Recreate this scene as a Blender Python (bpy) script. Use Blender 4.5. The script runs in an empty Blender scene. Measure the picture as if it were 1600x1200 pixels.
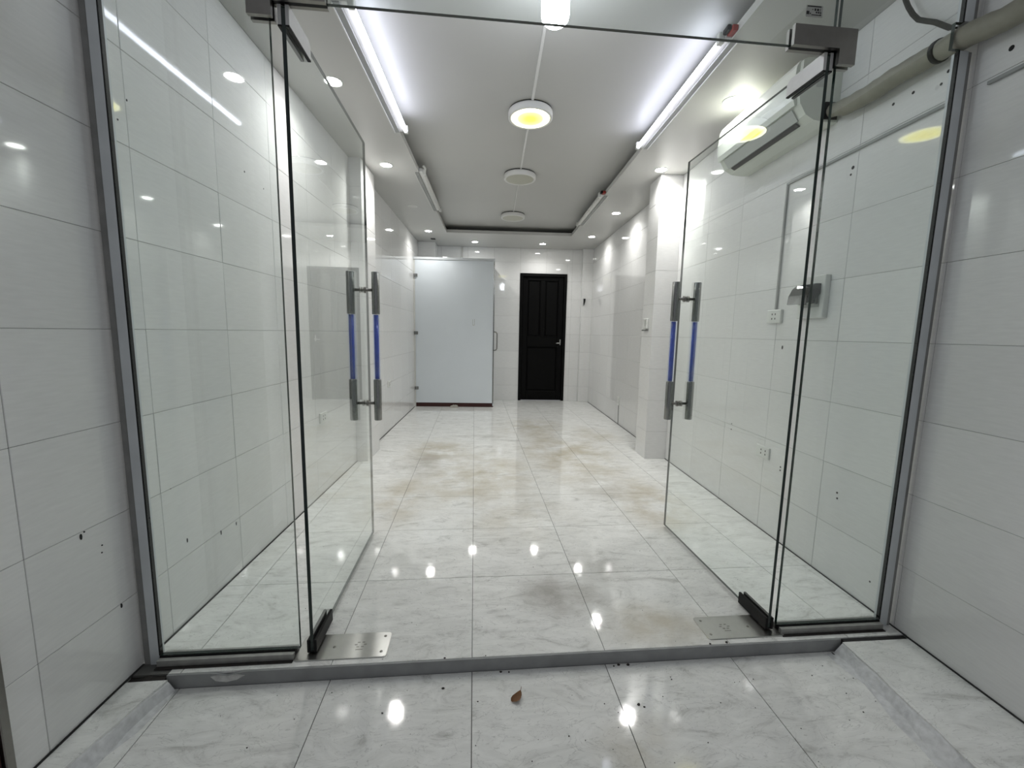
import bpy, bmesh, math, random
from mathutils import Vector, Matrix
random.seed(7)
S = bpy.context.scene
C = S.collection
# ------------------------------------------------------------------ camera, world, exposure
cam_d = bpy.data.cameras.new('camera'); cam = bpy.data.objects.new('camera', cam_d); C.objects.link(cam)
R_ = Vector((0.9957243, -0.0904489, 0.0187627)); U_ = Vector((-0.0073294, 0.1251165, 0.9921150)); F_ = Vector((0.0920832, 0.9880106, -0.1239186))
cam.matrix_world = Matrix(((R_.x, U_.x, -F_.x, 0.0), (R_.y, U_.y, -F_.y, 0.0), (R_.z, U_.z, -F_.z, 1.18492), (0, 0, 0, 1)))
cam_d.sensor_width = 36.0; cam_d.lens = 640.404 / 1600 * 36.0; cam_d.clip_start = 0.02
S.camera = cam
S.view_settings.view_transform = 'Standard'; S.view_settings.look = 'None'
S.view_settings.gamma = 1.0; S.view_settings.use_curve_mapping = False
S.view_settings.exposure = 1.3
S.cycles.transparent_max_bounces = 24; S.cycles.max_bounces = 10; S.cycles.diffuse_bounces = 6
S.cycles.glossy_bounces = 6; S.cycles.sample_clamp_indirect = 8.0
W = bpy.data.worlds.new('street_ambient'); S.world = W; W.use_nodes = True
bg = W.node_tree.nodes['Background']; bg.inputs[0].default_value = (0.93, 0.95, 1.0, 1); bg.inputs[1].default_value = 0.115
E_DOWN, E_TUBE, E_LAMP, E_BULB = 30.0, 5.4, 3.6, 16.0
P_DOWN, SPREAD = 2.6, 138.0      # downlight beam: watts and cone

# ------------------------------------------------------------------ frames
TH = 0.045; CT, ST = math.cos(TH), math.sin(TH)
def rw(n, u, z): return Vector((n * CT + u * ST, -n * ST + u * CT, z))   # room axes (right, depth, up) -> world
NL, NR, UB, ZS, ZC = -1.222, 1.683, 7.17, 2.61, 2.72

# ------------------------------------------------------------------ materials
def nm(name):
    m = bpy.data.materials.new(name); m.use_nodes = True
    return m, m.node_tree.nodes, m.node_tree.links, m.node_tree.nodes['Principled BSDF']
def mat(name, col, rough=0.5, metal=0.0, noise=0.0, scale=20.0, bump=0.0, coat=0.0, spec=0.5):
    m, N, L, b = nm(name)
    b.inputs['Roughness'].default_value = rough; b.inputs['Metallic'].default_value = metal
    b.inputs['Specular IOR Level'].default_value = spec; b.inputs['Coat Weight'].default_value = coat
    tc = N.new('ShaderNodeTexCoord'); nz = N.new('ShaderNodeTexNoise')
    nz.inputs['Scale'].default_value = scale; nz.inputs['Detail'].default_value = 4
    L.new(tc.outputs['Object'], nz.inputs['Vector'])
    mx = N.new('ShaderNodeMix'); mx.data_type = 'RGBA'
    k = 1.0 - noise
    mx.inputs['A'].default_value = (col[0] * k, col[1] * k, col[2] * k, 1); mx.inputs['B'].default_value = (*col, 1)
    L.new(nz.outputs['Fac'], mx.inputs['Factor']); L.new(mx.outputs['Result'], b.inputs['Base Color'])
    if bump:
        bp = N.new('ShaderNodeBump'); bp.inputs['Strength'].default_value = bump; bp.inputs['Distance'].default_value = 0.002
        L.new(nz.outputs['Fac'], bp.inputs['Height']); L.new(bp.outputs['Normal'], b.inputs['Normal'])
    return m
def emit(name, col, st):
    m, N, L, b = nm(name)
    b.inputs['Base Color'].default_value = (0.8, 0.8, 0.8, 1)
    b.inputs['Emission Color'].default_value = (*col, 1); b.inputs['Emission Strength'].default_value = st
    return m

def m_wall_tile():
    m, N, L, b = nm('glazed_white_wall_tile')
    tc = N.new('ShaderNodeTexCoord'); oi = N.new('ShaderNodeObjectInfo')
    mp = N.new('ShaderNodeMapping'); mp.inputs['Scale'].default_value = (10, 40, 70)
    L.new(tc.outputs['Object'], mp.inputs['Vector'])
    ad = N.new('ShaderNodeVectorMath'); ad.operation = 'ADD'
    cb = N.new('ShaderNodeCombineXYZ'); mu = N.new('ShaderNodeMath'); mu.operation = 'MULTIPLY'; mu.inputs[1].default_value = 37
    L.new(oi.outputs['Random'], mu.inputs[0]); L.new(mu.outputs[0], cb.inputs[0]); L.new(mu.outputs[0], cb.inputs[2])
    L.new(mp.outputs[0], ad.inputs[0]); L.new(cb.outputs[0], ad.inputs[1])
    nz = N.new('ShaderNodeTexNoise'); nz.inputs['Scale'].default_value = 1.6; nz.inputs['Detail'].default_value = 5
    L.new(ad.outputs[0], nz.inputs['Vector'])
    rp = N.new('ShaderNodeValToRGB')
    rp.color_ramp.elements[0].position = 0.3; rp.color_ramp.elements[0].color = (0.735, 0.735, 0.725, 1)
    rp.color_ramp.elements[1].position = 0.7; rp.color_ramp.elements[1].color = (0.785, 0.785, 0.775, 1)
    L.new(nz.outputs['Fac'], rp.inputs[0])
    hs = N.new('ShaderNodeHueSaturation'); mr = N.new('ShaderNodeMapRange')
    mr.inputs['To Min'].default_value = 0.975; mr.inputs['To Max'].default_value = 1.02
    L.new(oi.outputs['Random'], mr.inputs['Value']); L.new(mr.outputs[0], hs.inputs['Value'])
    L.new(rp.outputs[0], hs.inputs['Color']); L.new(hs.outputs[0], b.inputs['Base Color'])
    b.inputs['Roughness'].default_value = 0.045
    nz2 = N.new('ShaderNodeTexNoise'); nz2.inputs['Scale'].default_value = 7; nz2.inputs['Detail'].default_value = 1
    L.new(tc.outputs['Object'], nz2.inputs['Vector'])
    bp = N.new('ShaderNodeBump'); bp.inputs['Strength'].default_value = 0.05; bp.inputs['Distance'].default_value = 0.003
    L.new(nz2.outputs['Fac'], bp.inputs['Height']); L.new(bp.outputs['Normal'], b.inputs['Normal'])
    return m

def m_floor_tile(stains):
    m, N, L, b = nm('polished_floor_tile' + ('_worn' if stains else ''))
    ge = N.new('ShaderNodeNewGeometry'); oi = N.new('ShaderNodeObjectInfo')
    cb = N.new('ShaderNodeCombineXYZ'); mu = N.new('ShaderNodeMath'); mu.operation = 'MULTIPLY'; mu.inputs[1].default_value = 53
    L.new(oi.outputs['Random'], mu.inputs[0]); L.new(mu.outputs[0], cb.inputs[0]); L.new(mu.outputs[0], cb.inputs[1])
    ad = N.new('ShaderNodeVectorMath'); ad.operation = 'ADD'
    L.new(ge.outputs['Position'], ad.inputs[0]); L.new(cb.outputs[0], ad.inputs[1])
    rot = N.new('ShaderNodeMapping'); rot.inputs['Rotation'].default_value = (0, 0, 0.5); rot.inputs['Scale'].default_value = (5, 13, 5)
    L.new(ad.outputs[0], rot.inputs['Vector'])
    nz = N.new('ShaderNodeTexNoise'); nz.inputs['Scale'].default_value = 1.0; nz.inputs['Detail'].default_value = 9
    nz.inputs['Roughness'].default_value = 0.68; nz.inputs['Distortion'].default_value = 1.4
    L.new(rot.outputs[0], nz.inputs['Vector'])
    rp = N.new('ShaderNodeValToRGB')
    e = rp.color_ramp.elements
    e[0].position = 0.28; e[0].color = (0.50, 0.50, 0.48, 1)
    e[1].position = 0.62; e[1].color = (0.82, 0.825, 0.805, 1)
    e2 = rp.color_ramp.elements.new(0.44); e2.color = (0.73, 0.735, 0.715, 1)
    L.new(nz.outputs['Fac'], rp.inputs[0])
    # thin darker veins
    vz = N.new('ShaderNodeTexNoise'); vz.inputs['Scale'].default_value = 1.3; vz.inputs['Detail'].default_value = 6; vz.inputs['Distortion'].default_value = 2.5
    L.new(rot.outputs[0], vz.inputs['Vector'])
    s1 = N.new('ShaderNodeMath'); s1.operation = 'SUBTRACT'; s1.inputs[1].default_value = 0.5; L.new(vz.outputs['Fac'], s1.inputs[0])
    s2 = N.new('ShaderNodeMath'); s2.operation = 'ABSOLUTE'; L.new(s1.outputs[0], s2.inputs[0])
    s3 = N.new('ShaderNodeMapRange'); s3.inputs['From Min'].default_value = 0.0; s3.inputs['From Max'].default_value = 0.012
    s3.inputs['To Min'].default_value = 0.74; s3.inputs['To Max'].default_value = 1.0; L.new(s2.outputs[0], s3.inputs['Value'])
    hv = N.new('ShaderNodeHueSaturation'); L.new(s3.outputs[0], hv.inputs['Value']); L.new(rp.outputs[0], hv.inputs['Color'])
    col = hv.outputs[0]
    if stains:
        # trodden-in beige and grey patches on the shop floor (world x, y, radius, strength, grey?)
        big = N.new('ShaderNodeTexNoise'); big.inputs['Scale'].default_value = 3.2; big.inputs['Detail'].default_value = 5; big.inputs['Roughness'].default_value = 0.62
        L.new(ge.outputs['Position'], big.inputs['Vector'])
        tot = {0: None, 1: None}
        for (x, y, rx, ry, s, g) in stains:
            sb = N.new('ShaderNodeVectorMath'); sb.operation = 'SUBTRACT'; sb.inputs[1].default_value = (x, y, 0)
            L.new(ge.outputs['Position'], sb.inputs[0])
            sc = N.new('ShaderNodeVectorMath'); sc.operation = 'MULTIPLY'; sc.inputs[1].default_value = (1 / rx, 1 / ry, 0)
            L.new(sb.outputs[0], sc.inputs[0])
            ln = N.new('ShaderNodeVectorMath'); ln.operation = 'LENGTH'; L.new(sc.outputs[0], ln.inputs[0])
            mr = N.new('ShaderNodeMapRange'); mr.interpolation_type = 'SMOOTHSTEP'
            mr.inputs['From Min'].default_value = 0.15; mr.inputs['From Max'].default_value = 1.0
            mr.inputs['To Min'].default_value = s; mr.inputs['To Max'].default_value = 0; L.new(ln.outputs['Value'], mr.inputs['Value'])
            if tot[g] is None: tot[g] = mr.outputs[0]
            else:
                a = N.new('ShaderNodeMath'); a.operation = 'MAXIMUM'; L.new(tot[g], a.inputs[0]); L.new(mr.outputs[0], a.inputs[1]); tot[g] = a.outputs[0]
        nr = N.new('ShaderNodeMapRange'); nr.inputs['From Min'].default_value = 0.36; nr.inputs['From Max'].default_value = 0.62; L.new(big.outputs['Fac'], nr.inputs['Value'])
        for g, cc in ((0, (0.48, 0.43, 0.33, 1)), (1, (0.33, 0.31, 0.28, 1))):
            f = N.new('ShaderNodeMath'); f.operation = 'MULTIPLY'; L.new(tot[g], f.inputs[0]); L.new(nr.outputs[0], f.inputs[1])
            mx = N.new('ShaderNodeMix'); mx.data_type = 'RGBA'; L.new(f.outputs[0], mx.inputs['Factor'])
            L.new(col, mx.inputs['A']); mx.inputs['B'].default_value = cc; col = mx.outputs['Result']
    L.new(col, b.inputs['Base Color'])
    b.inputs['Roughness'].default_value = 0.10
    rr = N.new('ShaderNodeMapRange'); rr.inputs['To Min'].default_value = 0.025; rr.inputs['To Max'].default_value = 0.075
    L.new(nz.outputs['Fac'], rr.inputs['Value']); L.new(rr.outputs[0], b.inputs['Roughness'])
    bp = N.new('ShaderNodeBump'); bp.inputs['Strength'].default_value = 0.06; bp.inputs['Distance'].default_value = 0.002
    L.new(nz.outputs['Fac'], bp.inputs['Height']); L.new(bp.outputs['Normal'], b.inputs['Normal'])
    return m

def m_glass(name, tint):
    # architectural sheet glass: straight-through tinted transmission plus Fresnel mirror reflection at the outer face
    m = bpy.data.materials.new(name); m.use_nodes = True; N = m.node_tree.nodes; L = m.node_tree.links; N.clear()
    out = N.new('ShaderNodeOutputMaterial'); tr = N.new('ShaderNodeBsdfTransparent'); gl = N.new('ShaderNodeBsdfGlossy')
    tr.inputs[0].default_value = (*tint, 1); gl.inputs['Roughness'].default_value = 0.0; gl.inputs[0].default_value = (0.97, 0.99, 0.98, 1)
    fr = N.new('ShaderNodeFresnel'); fr.inputs[0].default_value = 1.5; ge = N.new('ShaderNodeNewGeometry')
    a = N.new('ShaderNodeMath'); a.operation = 'ADD'; a.inputs[1].default_value = 1.0; L.new(fr.outputs[0], a.inputs[0])
    d = N.new('ShaderNodeMath'); d.operation = 'DIVIDE'; t = N.new('ShaderNodeMath'); t.operation = 'MULTIPLY'; t.inputs[1].default_value = 2.0
    L.new(fr.outputs[0], t.inputs[0]); L.new(t.outputs[0], d.inputs[0]); L.new(a.outputs[0], d.inputs[1])
    inv = N.new('ShaderNodeMath'); inv.operation = 'SUBTRACT'; inv.inputs[0].default_value = 1.0; L.new(ge.outputs['Backfacing'], inv.inputs[1])
    f = N.new('ShaderNodeMath'); f.operation = 'MULTIPLY'; L.new(d.outputs[0], f.inputs[0]); L.new(inv.outputs[0], f.inputs[1])
    mx = N.new('ShaderNodeMixShader'); L.new(f.outputs[0], mx.inputs[0]); L.new(tr.outputs[0], mx.inputs[1]); L.new(gl.outputs[0], mx.inputs[2])
    L.new(mx.outputs[0], out.inputs[0])
    return m

M_PATCH = mat('satin_steel_patch', (0.55, 0.55, 0.54), 0.45, 0.35, noise=0.15, scale=40)
M_TILE = m_wall_tile()
STAINS = [(0.02, 3.3, 0.75, 1.0, 0.8, 0), (-0.35, 4.0, 0.5, 0.7, 0.8, 0), (0.95, 3.9, 0.7, 1.3, 0.85, 0), (1.25, 2.75, 0.4, 0.7, 0.9, 0),
          (0.75, 5.0, 0.6, 0.8, 0.7, 0), (1.4, 4.6, 0.4, 0.7, 0.6, 0), (-0.5, 2.9, 0.3, 0.7, 0.7, 0), (0.3, 2.5, 0.5, 0.5, 0.4, 0), (0.75, 1.5, 0.35, 0.2, 0.7, 0),
          (0.42, 1.72, 0.28, 0.28, 0.75, 1), (0.62, 1.9, 0.2, 0.25, 0.5, 1), (-0.45, 3.6, 0.35, 0.5, 0.55, 1), (1.0, 3.0, 0.3, 0.4, 0.4, 1), (0.1, 4.6, 0.5, 0.12, 0.6, 1)]
M_FLOOR = m_floor_tile(STAINS); M_FLOOR_OUT = m_floor_tile([(0.55, 1.05, 0.25, 0.15, 0.5, 0), (0.4, 1.3, 0.05, 0.05, 0.2, 1)])
M_GROUT = mat('grey_wall_grout', (0.33, 0.33, 0.32), 0.9, noise=0.5, scale=6)
M_GROUTF = mat('dark_floor_grout', (0.16, 0.16, 0.15), 0.9, noise=0.5, scale=6)
M_CEIL = mat('white_ceiling_paint', (0.53, 0.53, 0.51), 0.40, noise=0.06, scale=2.0, spec=0.3)
M_CONC = mat('grey_cement_edge', (0.36, 0.37, 0.37), 0.7, noise=0.45, scale=14, bump=0.3)
M_CHIP = mat('broken_tile_biscuit', (0.72, 0.72, 0.70), 0.9, noise=0.5, scale=60, bump=0.8)
M_MORTAR = mat('scraped_white_mortar', (0.78, 0.79, 0.80), 0.6, noise=0.5, scale=55, bump=1.0)
M_DIRT = mat('dark_damp_dirt', (0.035, 0.03, 0.026), 0.85, noise=0.7, scale=60, bump=1.0)
M_ALU = mat('grey_aluminium', (0.66, 0.69, 0.71), 0.45, 0.1, noise=0.25, scale=9)
M_ALUD = mat('dirty_aluminium', (0.46, 0.46, 0.44), 0.5, 0.5, noise=0.5, scale=30)
M_SEAL = mat('grey_sealant', (0.30, 0.30, 0.29), 0.7, noise=0.5, scale=18)
M_STEEL = mat('brushed_stainless', (0.56, 0.56, 0.54), 0.3, 1.0, noise=0.15, scale=40)
M_STEELD = mat('dull_dark_stainless', (0.30, 0.29, 0.27), 0.34, 1.0, noise=0.2, scale=40)
M_GUN = mat('gunmetal_sleeve', (0.30, 0.305, 0.295), 0.24, 1.0, noise=0.2, scale=60)
M_BLACK = mat('black_metal', (0.008, 0.008, 0.008), 0.45, 0.0, noise=0.4, scale=30, spec=0.2)
M_BLUE = mat('blue_acrylic', (0.035, 0.10, 0.58), 0.12, noise=0.5, scale=30, coat=0.6)
M_GLASS = m_glass('clear_sheet_glass', (0.968, 0.988, 0.980)); M_GREEN = mat('dark_green_glass_edge', (0.006, 0.02, 0.016), 0.15, noise=0.3, scale=8)
M_ACRYL = m_glass('clear_acrylic', (0.85, 0.88, 0.97)); M_SMOKE = m_glass('smoked_plastic', (0.42, 0.44, 0.45))
M_DOOR = mat('black_door_paint', (0.003, 0.003, 0.003), 0.5, noise=0.3, scale=5, bump=0.05, spec=0.1)
M_PLAST = mat('white_plastic', (0.72, 0.73, 0.70), 0.3, noise=0.06, scale=20)
M_ACW = mat('cream_white_plastic', (0.66, 0.69, 0.62), 0.25, noise=0.05, scale=10)
M_ACG = mat('grey_plastic', (0.46, 0.48, 0.45), 0.4, noise=0.1, scale=10)
M_DARK = mat('dark_recess', (0.015, 0.015, 0.015), 0.7)
M_HOLE = mat('drill_hole_black', (0.02, 0.02, 0.02), 0.9)
M_TAPE = mat('wrapped_pipe_tape', (0.30, 0.29, 0.235), 0.6, noise=0.3, scale=30, bump=0.4)
M_CABLE = mat('dark_cable_sheath', (0.022, 0.021, 0.012), 0.7, noise=0.4, scale=20, spec=0.15)
M_TRUNK = mat('grey_trunking', (0.34, 0.35, 0.34), 0.5, noise=0.15, scale=20)
M_WTRUNK = mat('white_trunking', (0.74, 0.74, 0.72), 0.45, noise=0.08, scale=20)
M_LAM = mat('white_laminate_panel', (0.70, 0.75, 0.79), 0.12, noise=0.05, scale=3)
M_RED = mat('dark_red_wood', (0.055, 0.008, 0.006), 0.5, noise=0.4, scale=12)
M_REDP = mat('red_connector', (0.30, 0.03, 0.02), 0.4)
M_LEAF = mat('dry_brown_leaf', (0.20, 0.075, 0.012), 0.6, noise=0.6, scale=40, bump=0.5)
M_PAPER = mat('crumpled_paper', (0.45, 0.43, 0.38), 0.8, noise=0.4, scale=50, bump=0.6)
M_LABEL = mat('clear_label_film', (0.40, 0.41, 0.38), 0.3); M_INK = mat('dark_print', (0.02, 0.02, 0.02), 0.6)
M_DIFF = emit('lit_downlight_lens', (1.0, 0.99, 0.95), E_DOWN)
M_TUBE = emit('lit_led_tube', (0.82, 0.84, 1.0), E_TUBE)
M_BULB = emit('lit_led_bulb', (0.88, 0.92, 1.0), E_BULB)
M_OFF = mat('unlit_yellowed_lens', (0.50, 0.50, 0.42), 0.35, noise=0.1, scale=6)
M_OFFW = mat('unlit_white_lens', (0.60, 0.60, 0.57), 0.35)
def m_lamp():
    m, N, L, b = nm('lit_yellow_lamp_lens')
    tc = N.new('ShaderNodeTexCoord'); ln = N.new('ShaderNodeVectorMath'); ln.operation = 'LENGTH'
    ml = N.new('ShaderNodeVectorMath'); ml.operation = 'MULTIPLY'; ml.inputs[1].default_value = (1, 1, 0)
    L.new(tc.outputs['Object'], ml.inputs[0]); L.new(ml.outputs[0], ln.inputs[0])
    rp = N.new('ShaderNodeValToRGB'); e = rp.color_ramp.elements
    e[0].position = 0.03; e[0].color = (0.92, 0.80, 0.015, 1); e[1].position = 0.128; e[1].color = (1.0, 0.97, 0.62, 1)
    x = e.new(0.085); x.color = (0.97, 0.88, 0.06, 1)
    L.new(ln.outputs['Value'], rp.inputs[0]); L.new(rp.outputs[0], b.inputs['Emission Color'])
    b.inputs['Emission Strength'].default_value = E_LAMP
    b.inputs['Base Color'].default_value = (0.35, 0.33, 0.12, 1)
    return m
M_LAMP = m_lamp()

# ------------------------------------------------------------------ mesh helpers
class MB:
    def __init__(s, off=(0, 0, 0)):
        s.bm = bmesh.new(); s.off = Vector(off)
    def _v(s, p): return s.bm.verts.new(Vector(p) - s.off)
    def face(s, vs, mi=0, smooth=False):
        try: f = s.bm.faces.new(vs)
        except ValueError: return
        f.material_index = mi; f.smooth = smooth; return f
    def box(s, x0, x1, y0, y1, z0, z1, mi=0, ch=0.0):
        if ch <= 0:
            v = [s._v((x, y, z)) for z in (z0, z1) for (x, y) in ((x0, y0), (x1, y0), (x1, y1), (x0, y1))]
            for q in ((3, 2, 1, 0), (4, 5, 6, 7), (0, 1, 5, 4), (1, 2, 6, 5), (2, 3, 7, 6), (3, 0, 4, 7)): s.face([v[k] for k in q], mi)
            return s
        lo = (x0, y0, z0); hi = (x1, y1, z1); V = {}
        for sx in (0, 1):
            for sy in (0, 1):
                for sz in (0, 1):
                    sg = (sx, sy, sz)
                    for ax in range(3):
                        p = []
                        for k in range(3):
                            e = hi[k] if sg[k] else lo[k]
                            if k != ax: e += -ch if sg[k] else ch
                            p.append(e)
                        V[sg, ax] = s._v(p)
        def ring(ax, sd):
            o = [k for k in range(3) if k != ax]; r = []
            for a, b in ((0, 0), (1, 0), (1, 1), (0, 1)):
                sg = [0, 0, 0]; sg[ax] = sd; sg[o[0]] = a; sg[o[1]] = b; r.append(V[tuple(sg), ax])
            return r
        for ax in range(3):
            for sd in (0, 1): s.face(ring(ax, sd), mi)
        for ax in range(3):          # edge chamfers
            o = [k for k in range(3) if k != ax]
            for a in (0, 1):
                for b in (0, 1):
                    g0 = [0, 0, 0]; g0[o[0]] = a; g0[o[1]] = b; g1 = list(g0); g1[ax] = 1
                    g0, g1 = tuple(g0), tuple(g1)
                    s.face([V[g0, o[0]], V[g1, o[0]], V[g1, o[1]], V[g0, o[1]]], mi)
        for sg in ((a, b, c) for a in (0, 1) for b in (0, 1) for c in (0, 1)): s.face([V[sg, 0], V[sg, 1], V[sg, 2]], mi)
        return s
    def tube(s, pts, r, seg=10, mi=0, cap=True, smooth=True):
        pts = [Vector(p) for p in pts]; rs = r if isinstance(r, (list, tuple)) else [r] * len(pts); rings = []; up = None
        for i, p in enumerate(pts):
            d = (pts[min(i + 1, len(pts) - 1)] - pts[max(i - 1, 0)]).normalized()
            if up is None: up = Vector((0, 0, 1)) if abs(d.z) < 0.9 else Vector((1, 0, 0))
            a = d.cross(up).normalized(); b = a.cross(d).normalized(); up = b
            rings.append([s._v(p + (a * math.cos(2 * math.pi * k / seg) + b * math.sin(2 * math.pi * k / seg)) * rs[i]) for k in range(seg)])
        for q, w in zip(rings, rings[1:]):
            for k in range(seg): s.face([q[k], q[(k + 1) % seg], w[(k + 1) % seg], w[k]], mi, smooth)
        if cap: s.face(rings[0][::-1], mi); s.face(rings[-1], mi)
        return s
    def lathe(s, c, prof, seg=32, mi=0, smooth=True, closed=False):      # about z
        c = Vector(c); rings = []
        for r, z in prof: rings.append([s._v(c + Vector((r * math.cos(2 * math.pi * k / seg), r * math.sin(2 * math.pi * k / seg), z))) for k in range(seg)] if r > 1e-6 else [s._v(c + Vector((0, 0, z)))])
        for q, w in zip(rings, rings[1:]):
            for k in range(seg):
                j = (k + 1) % seg
                if len(q) == 1 and len(w) == 1: continue
                if len(q) == 1: s.face([q[0], w[j], w[k]], mi, smooth)
                elif len(w) == 1: s.face([q[k], q[j], w[0]], mi, smooth)
                else: s.face([q[k], q[j], w[j], w[k]], mi, smooth)
        return s
    def prism(s, poly, axis, a, b, mi=0, smooth=False):     # poly in the two other axes, extruded along axis
        o = [k for k in range(3) if k != axis]
        def P(q, t):
            p = [0, 0, 0]; p[o[0]] = q[0]; p[o[1]] = q[1]; p[axis] = t; return p
        A = [s._v(P(q, a)) for q in poly]; B = [s._v(P(q, b)) for q in poly]; n = len(poly)
        s.face(A[::-1], mi); s.face(B, mi)
        for k in range(n): s.face([A[k], A[(k + 1) % n], B[(k + 1) % n], B[k]], mi, smooth)
        return s
    def mesh(s, name, mats):
        bmesh.ops.recalc_face_normals(s.bm, faces=s.bm.faces)
        me = bpy.data.meshes.new(name); s.bm.to_mesh(me); s.bm.free()
        for m in (mats if isinstance(mats, (list, tuple)) else [mats]): me.materials.append(m)
        return me
def link(name, me, parent=None, loc=None, rotz=None):
    o = bpy.data.objects.new(name, me); C.objects.link(o)
    if parent: o.parent = parent
    if loc is not None: o.location = loc
    if rotz is not None: o.rotation_euler = (0, 0, rotz)
    return o
def part(name, mb, m, parent, label=None):
    o = link(name, mb.mesh(name, m), parent)
    if label: o['label'] = label
    return o
def tag(o, label, cat, group=None, kind=None):
    o['label'] = label; o['category'] = cat; o['kind'] = kind or 'thing'
    if group: o['group'] = group
    return o
def struct(o, label=None):
    o['kind'] = 'structure'
    if label: o['label'] = label
    return o
def thing(name, label, cat, base, room=True, group=None):
    o = link(name, None, None, rw(*base) if room else Vector(base), -TH if room else 0.0)
    o.empty_display_size = 0.1
    return tag(o, label, cat, group)
def single(name, mb, m, label, cat, base, room=True, group=None):
    o = link(name, mb.mesh(name, m), None, rw(*base) if room else Vector(base), -TH if room else 0.0)
    return tag(o, label, cat, group)
def copy_tree(o, parent=None):
    c = o.copy(); C.objects.link(c); c.parent = parent
    for ch in list(o.children): copy_tree(ch, c)
    return c

# ------------------------------------------------------------------ tiled surfaces
_cache = {}
def tile_mesh(w, h, m, th=0.009, ch=0.0012):
    k = (round(w, 4), round(h, 4), m.name)
    if k not in _cache: _cache[k] = MB().box(-w / 2, w / 2, 0, th, -h / 2, h / 2, ch=ch).mesh('tile', m)
    return _cache[k]
def subtract(rects, cut):
    out = []
    for (a, b, c, d) in rects:
        x0, x1, z0, z1 = cut
        if x1 <= a or x0 >= b or z1 <= c or z0 >= d: out.append((a, b, c, d)); continue
        if x0 > a: out.append((a, x0, c, d))
        if x1 < b: out.append((x1, b, c, d))
        m0, m1 = max(a, x0), min(b, x1)
        if z0 > c: out.append((m0, m1, c, z0))
        if z1 < d: out.append((m0, m1, z1, d))
    return out
def tiled_face(parent, origin, rot, s0, s1, z0, z1, sj, sp, zj, zp, holes=(), gap=0.0013, tilt=0.0024):
    # tiles on a vertical face: local s runs along the face, local +y points INTO the wall
    k0 = math.floor((s0 - sj) / sp); k1 = math.ceil((s1 - sj) / sp); r0 = math.floor((z0 - zj) / zp); r1 = math.ceil((z1 - zj) / zp)
    for k in range(k0, k1):
        for r in range(r0, r1):
            rc = [(max(s0, sj + k * sp), min(s1, sj + (k + 1) * sp), max(z0, zj + r * zp), min(z1, zj + (r + 1) * zp))]
            if rc[0][1] - rc[0][0] < 0.004 or rc[0][3] - rc[0][2] < 0.004: continue
            for h in holes: rc = subtract(rc, h)
            for (a, b, c, d) in rc:
                if b - a < 0.004 or d - c < 0.004: continue
                me = tile_mesh(b - a - gap, d - c - gap, M_TILE)
                o = link('tile', me, parent)
                big = min(b - a, d - c) > 0.2
                T = tilt if big else 0.0
                o.matrix_parent_inverse = Matrix.Identity(4)
                o.location = Vector(origin) + Matrix.Rotation(rot, 3, 'Z') @ Vector(((a + b) / 2, 0, (c + d) / 2))
                o.rotation_euler = (random.uniform(-T, T), 0, rot + random.uniform(-T, T))
def room_struct(name, mb, m, label=None):
    return struct(link(name, mb.mesh(name, m), None, (0, 0, 0), -TH), label)

ZP = 0.3015; ZJ = 0.268; SP = 0.4465
U0, UOUT = 0.978, 0.30
# left wall: faces +n.  local s = u
wl = room_struct('wall_left', MB().box(NL - 0.14, NL - 0.0022, UOUT, UB + 0.14, -0.06, 2.9), M_GROUT, 'white glazed tile wall on the left running from street to back')
tiled_face(wl, (NL, 0, 0), math.pi / 2, U0, UB, -0.052, ZS, 1.067, SP, ZJ, ZP)
wr = room_struct('wall_right', MB().box(NR + 0.0022, NR + 0.14, UOUT, UB + 0.14, -0.06, 2.9), M_GROUT, 'white glazed tile wall on the right running from street to back')
tiled_face(wr, (NR, 0, 0), -math.pi / 2, -UB, -UOUT, -0.052, ZS, -1.942, SP, ZJ + 0.001, ZP)
DN0, DN1, DZ = 0.450, 1.262, 2.200
wbm = MB()
for (a, b, c, d) in subtract([(NL - 0.1, NR + 0.1, -0.06, 2.9)], (DN0, DN1, -0.06, DZ)): wbm.box(a, b, UB + 0.0022, UB + 0.14, c, d)
wb = room_struct('wall_back', wbm, M_GROUT, 'white glazed tile back wall behind the cubicle and the black door')
tiled_face(wb, (0, UB, 0), 0.0, NL, NR, 0.0, ZS, DN0, SP, ZJ, ZP, holes=[(DN0, DN1, -0.1, DZ)])

def column(name, n0, n1, u0, u1, label, inner, front=True):
    # a tiled pillar standing against a side wall; 'inner' is the room-side n face
    mb = MB().box(min(n0, n1) + 0.0022, max(n0, n1) - 0.0022, u0 + 0.0022, u1 - 0.0022, 0.0, ZS)
    c = room_struct(name, mb, M_GROUT, label)
    a, b = min(n0, n1), max(n0, n1)
    tiled_face(c, (0, u0, 0), 0.0, a, b, 0.0, ZS, a, 0.6, ZJ, ZP, tilt=0.001)
    if inner > 0: tiled_face(c, (b, 0, 0), math.pi / 2, u0, u1, 0.0, ZS, u0, 0.6, ZJ, ZP, tilt=0.001)
    else: tiled_face(c, (a, 0, 0), -math.pi / 2, -u1, -u0, 0.0, ZS, -u1, 0.6, ZJ, ZP, tilt=0.001)
    return c
column('column', NL, NL + 0.100, 3.67, 4.06, 'shallow white tiled pillar on the left wall seen past the open glass door', 1)
column('column', 1.477, NR, 3.785, 4.045, 'white tiled pillar on the right wall beside the open glass door', -1)
column('column', 1.503, NR, 7.07, UB, 'shallow white tiled pillar in the back corner right of the black door', -1)
column('column', NL, -0.95, 6.86, UB, 'white tiled duct in the back corner above the cubicle', 1)

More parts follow.
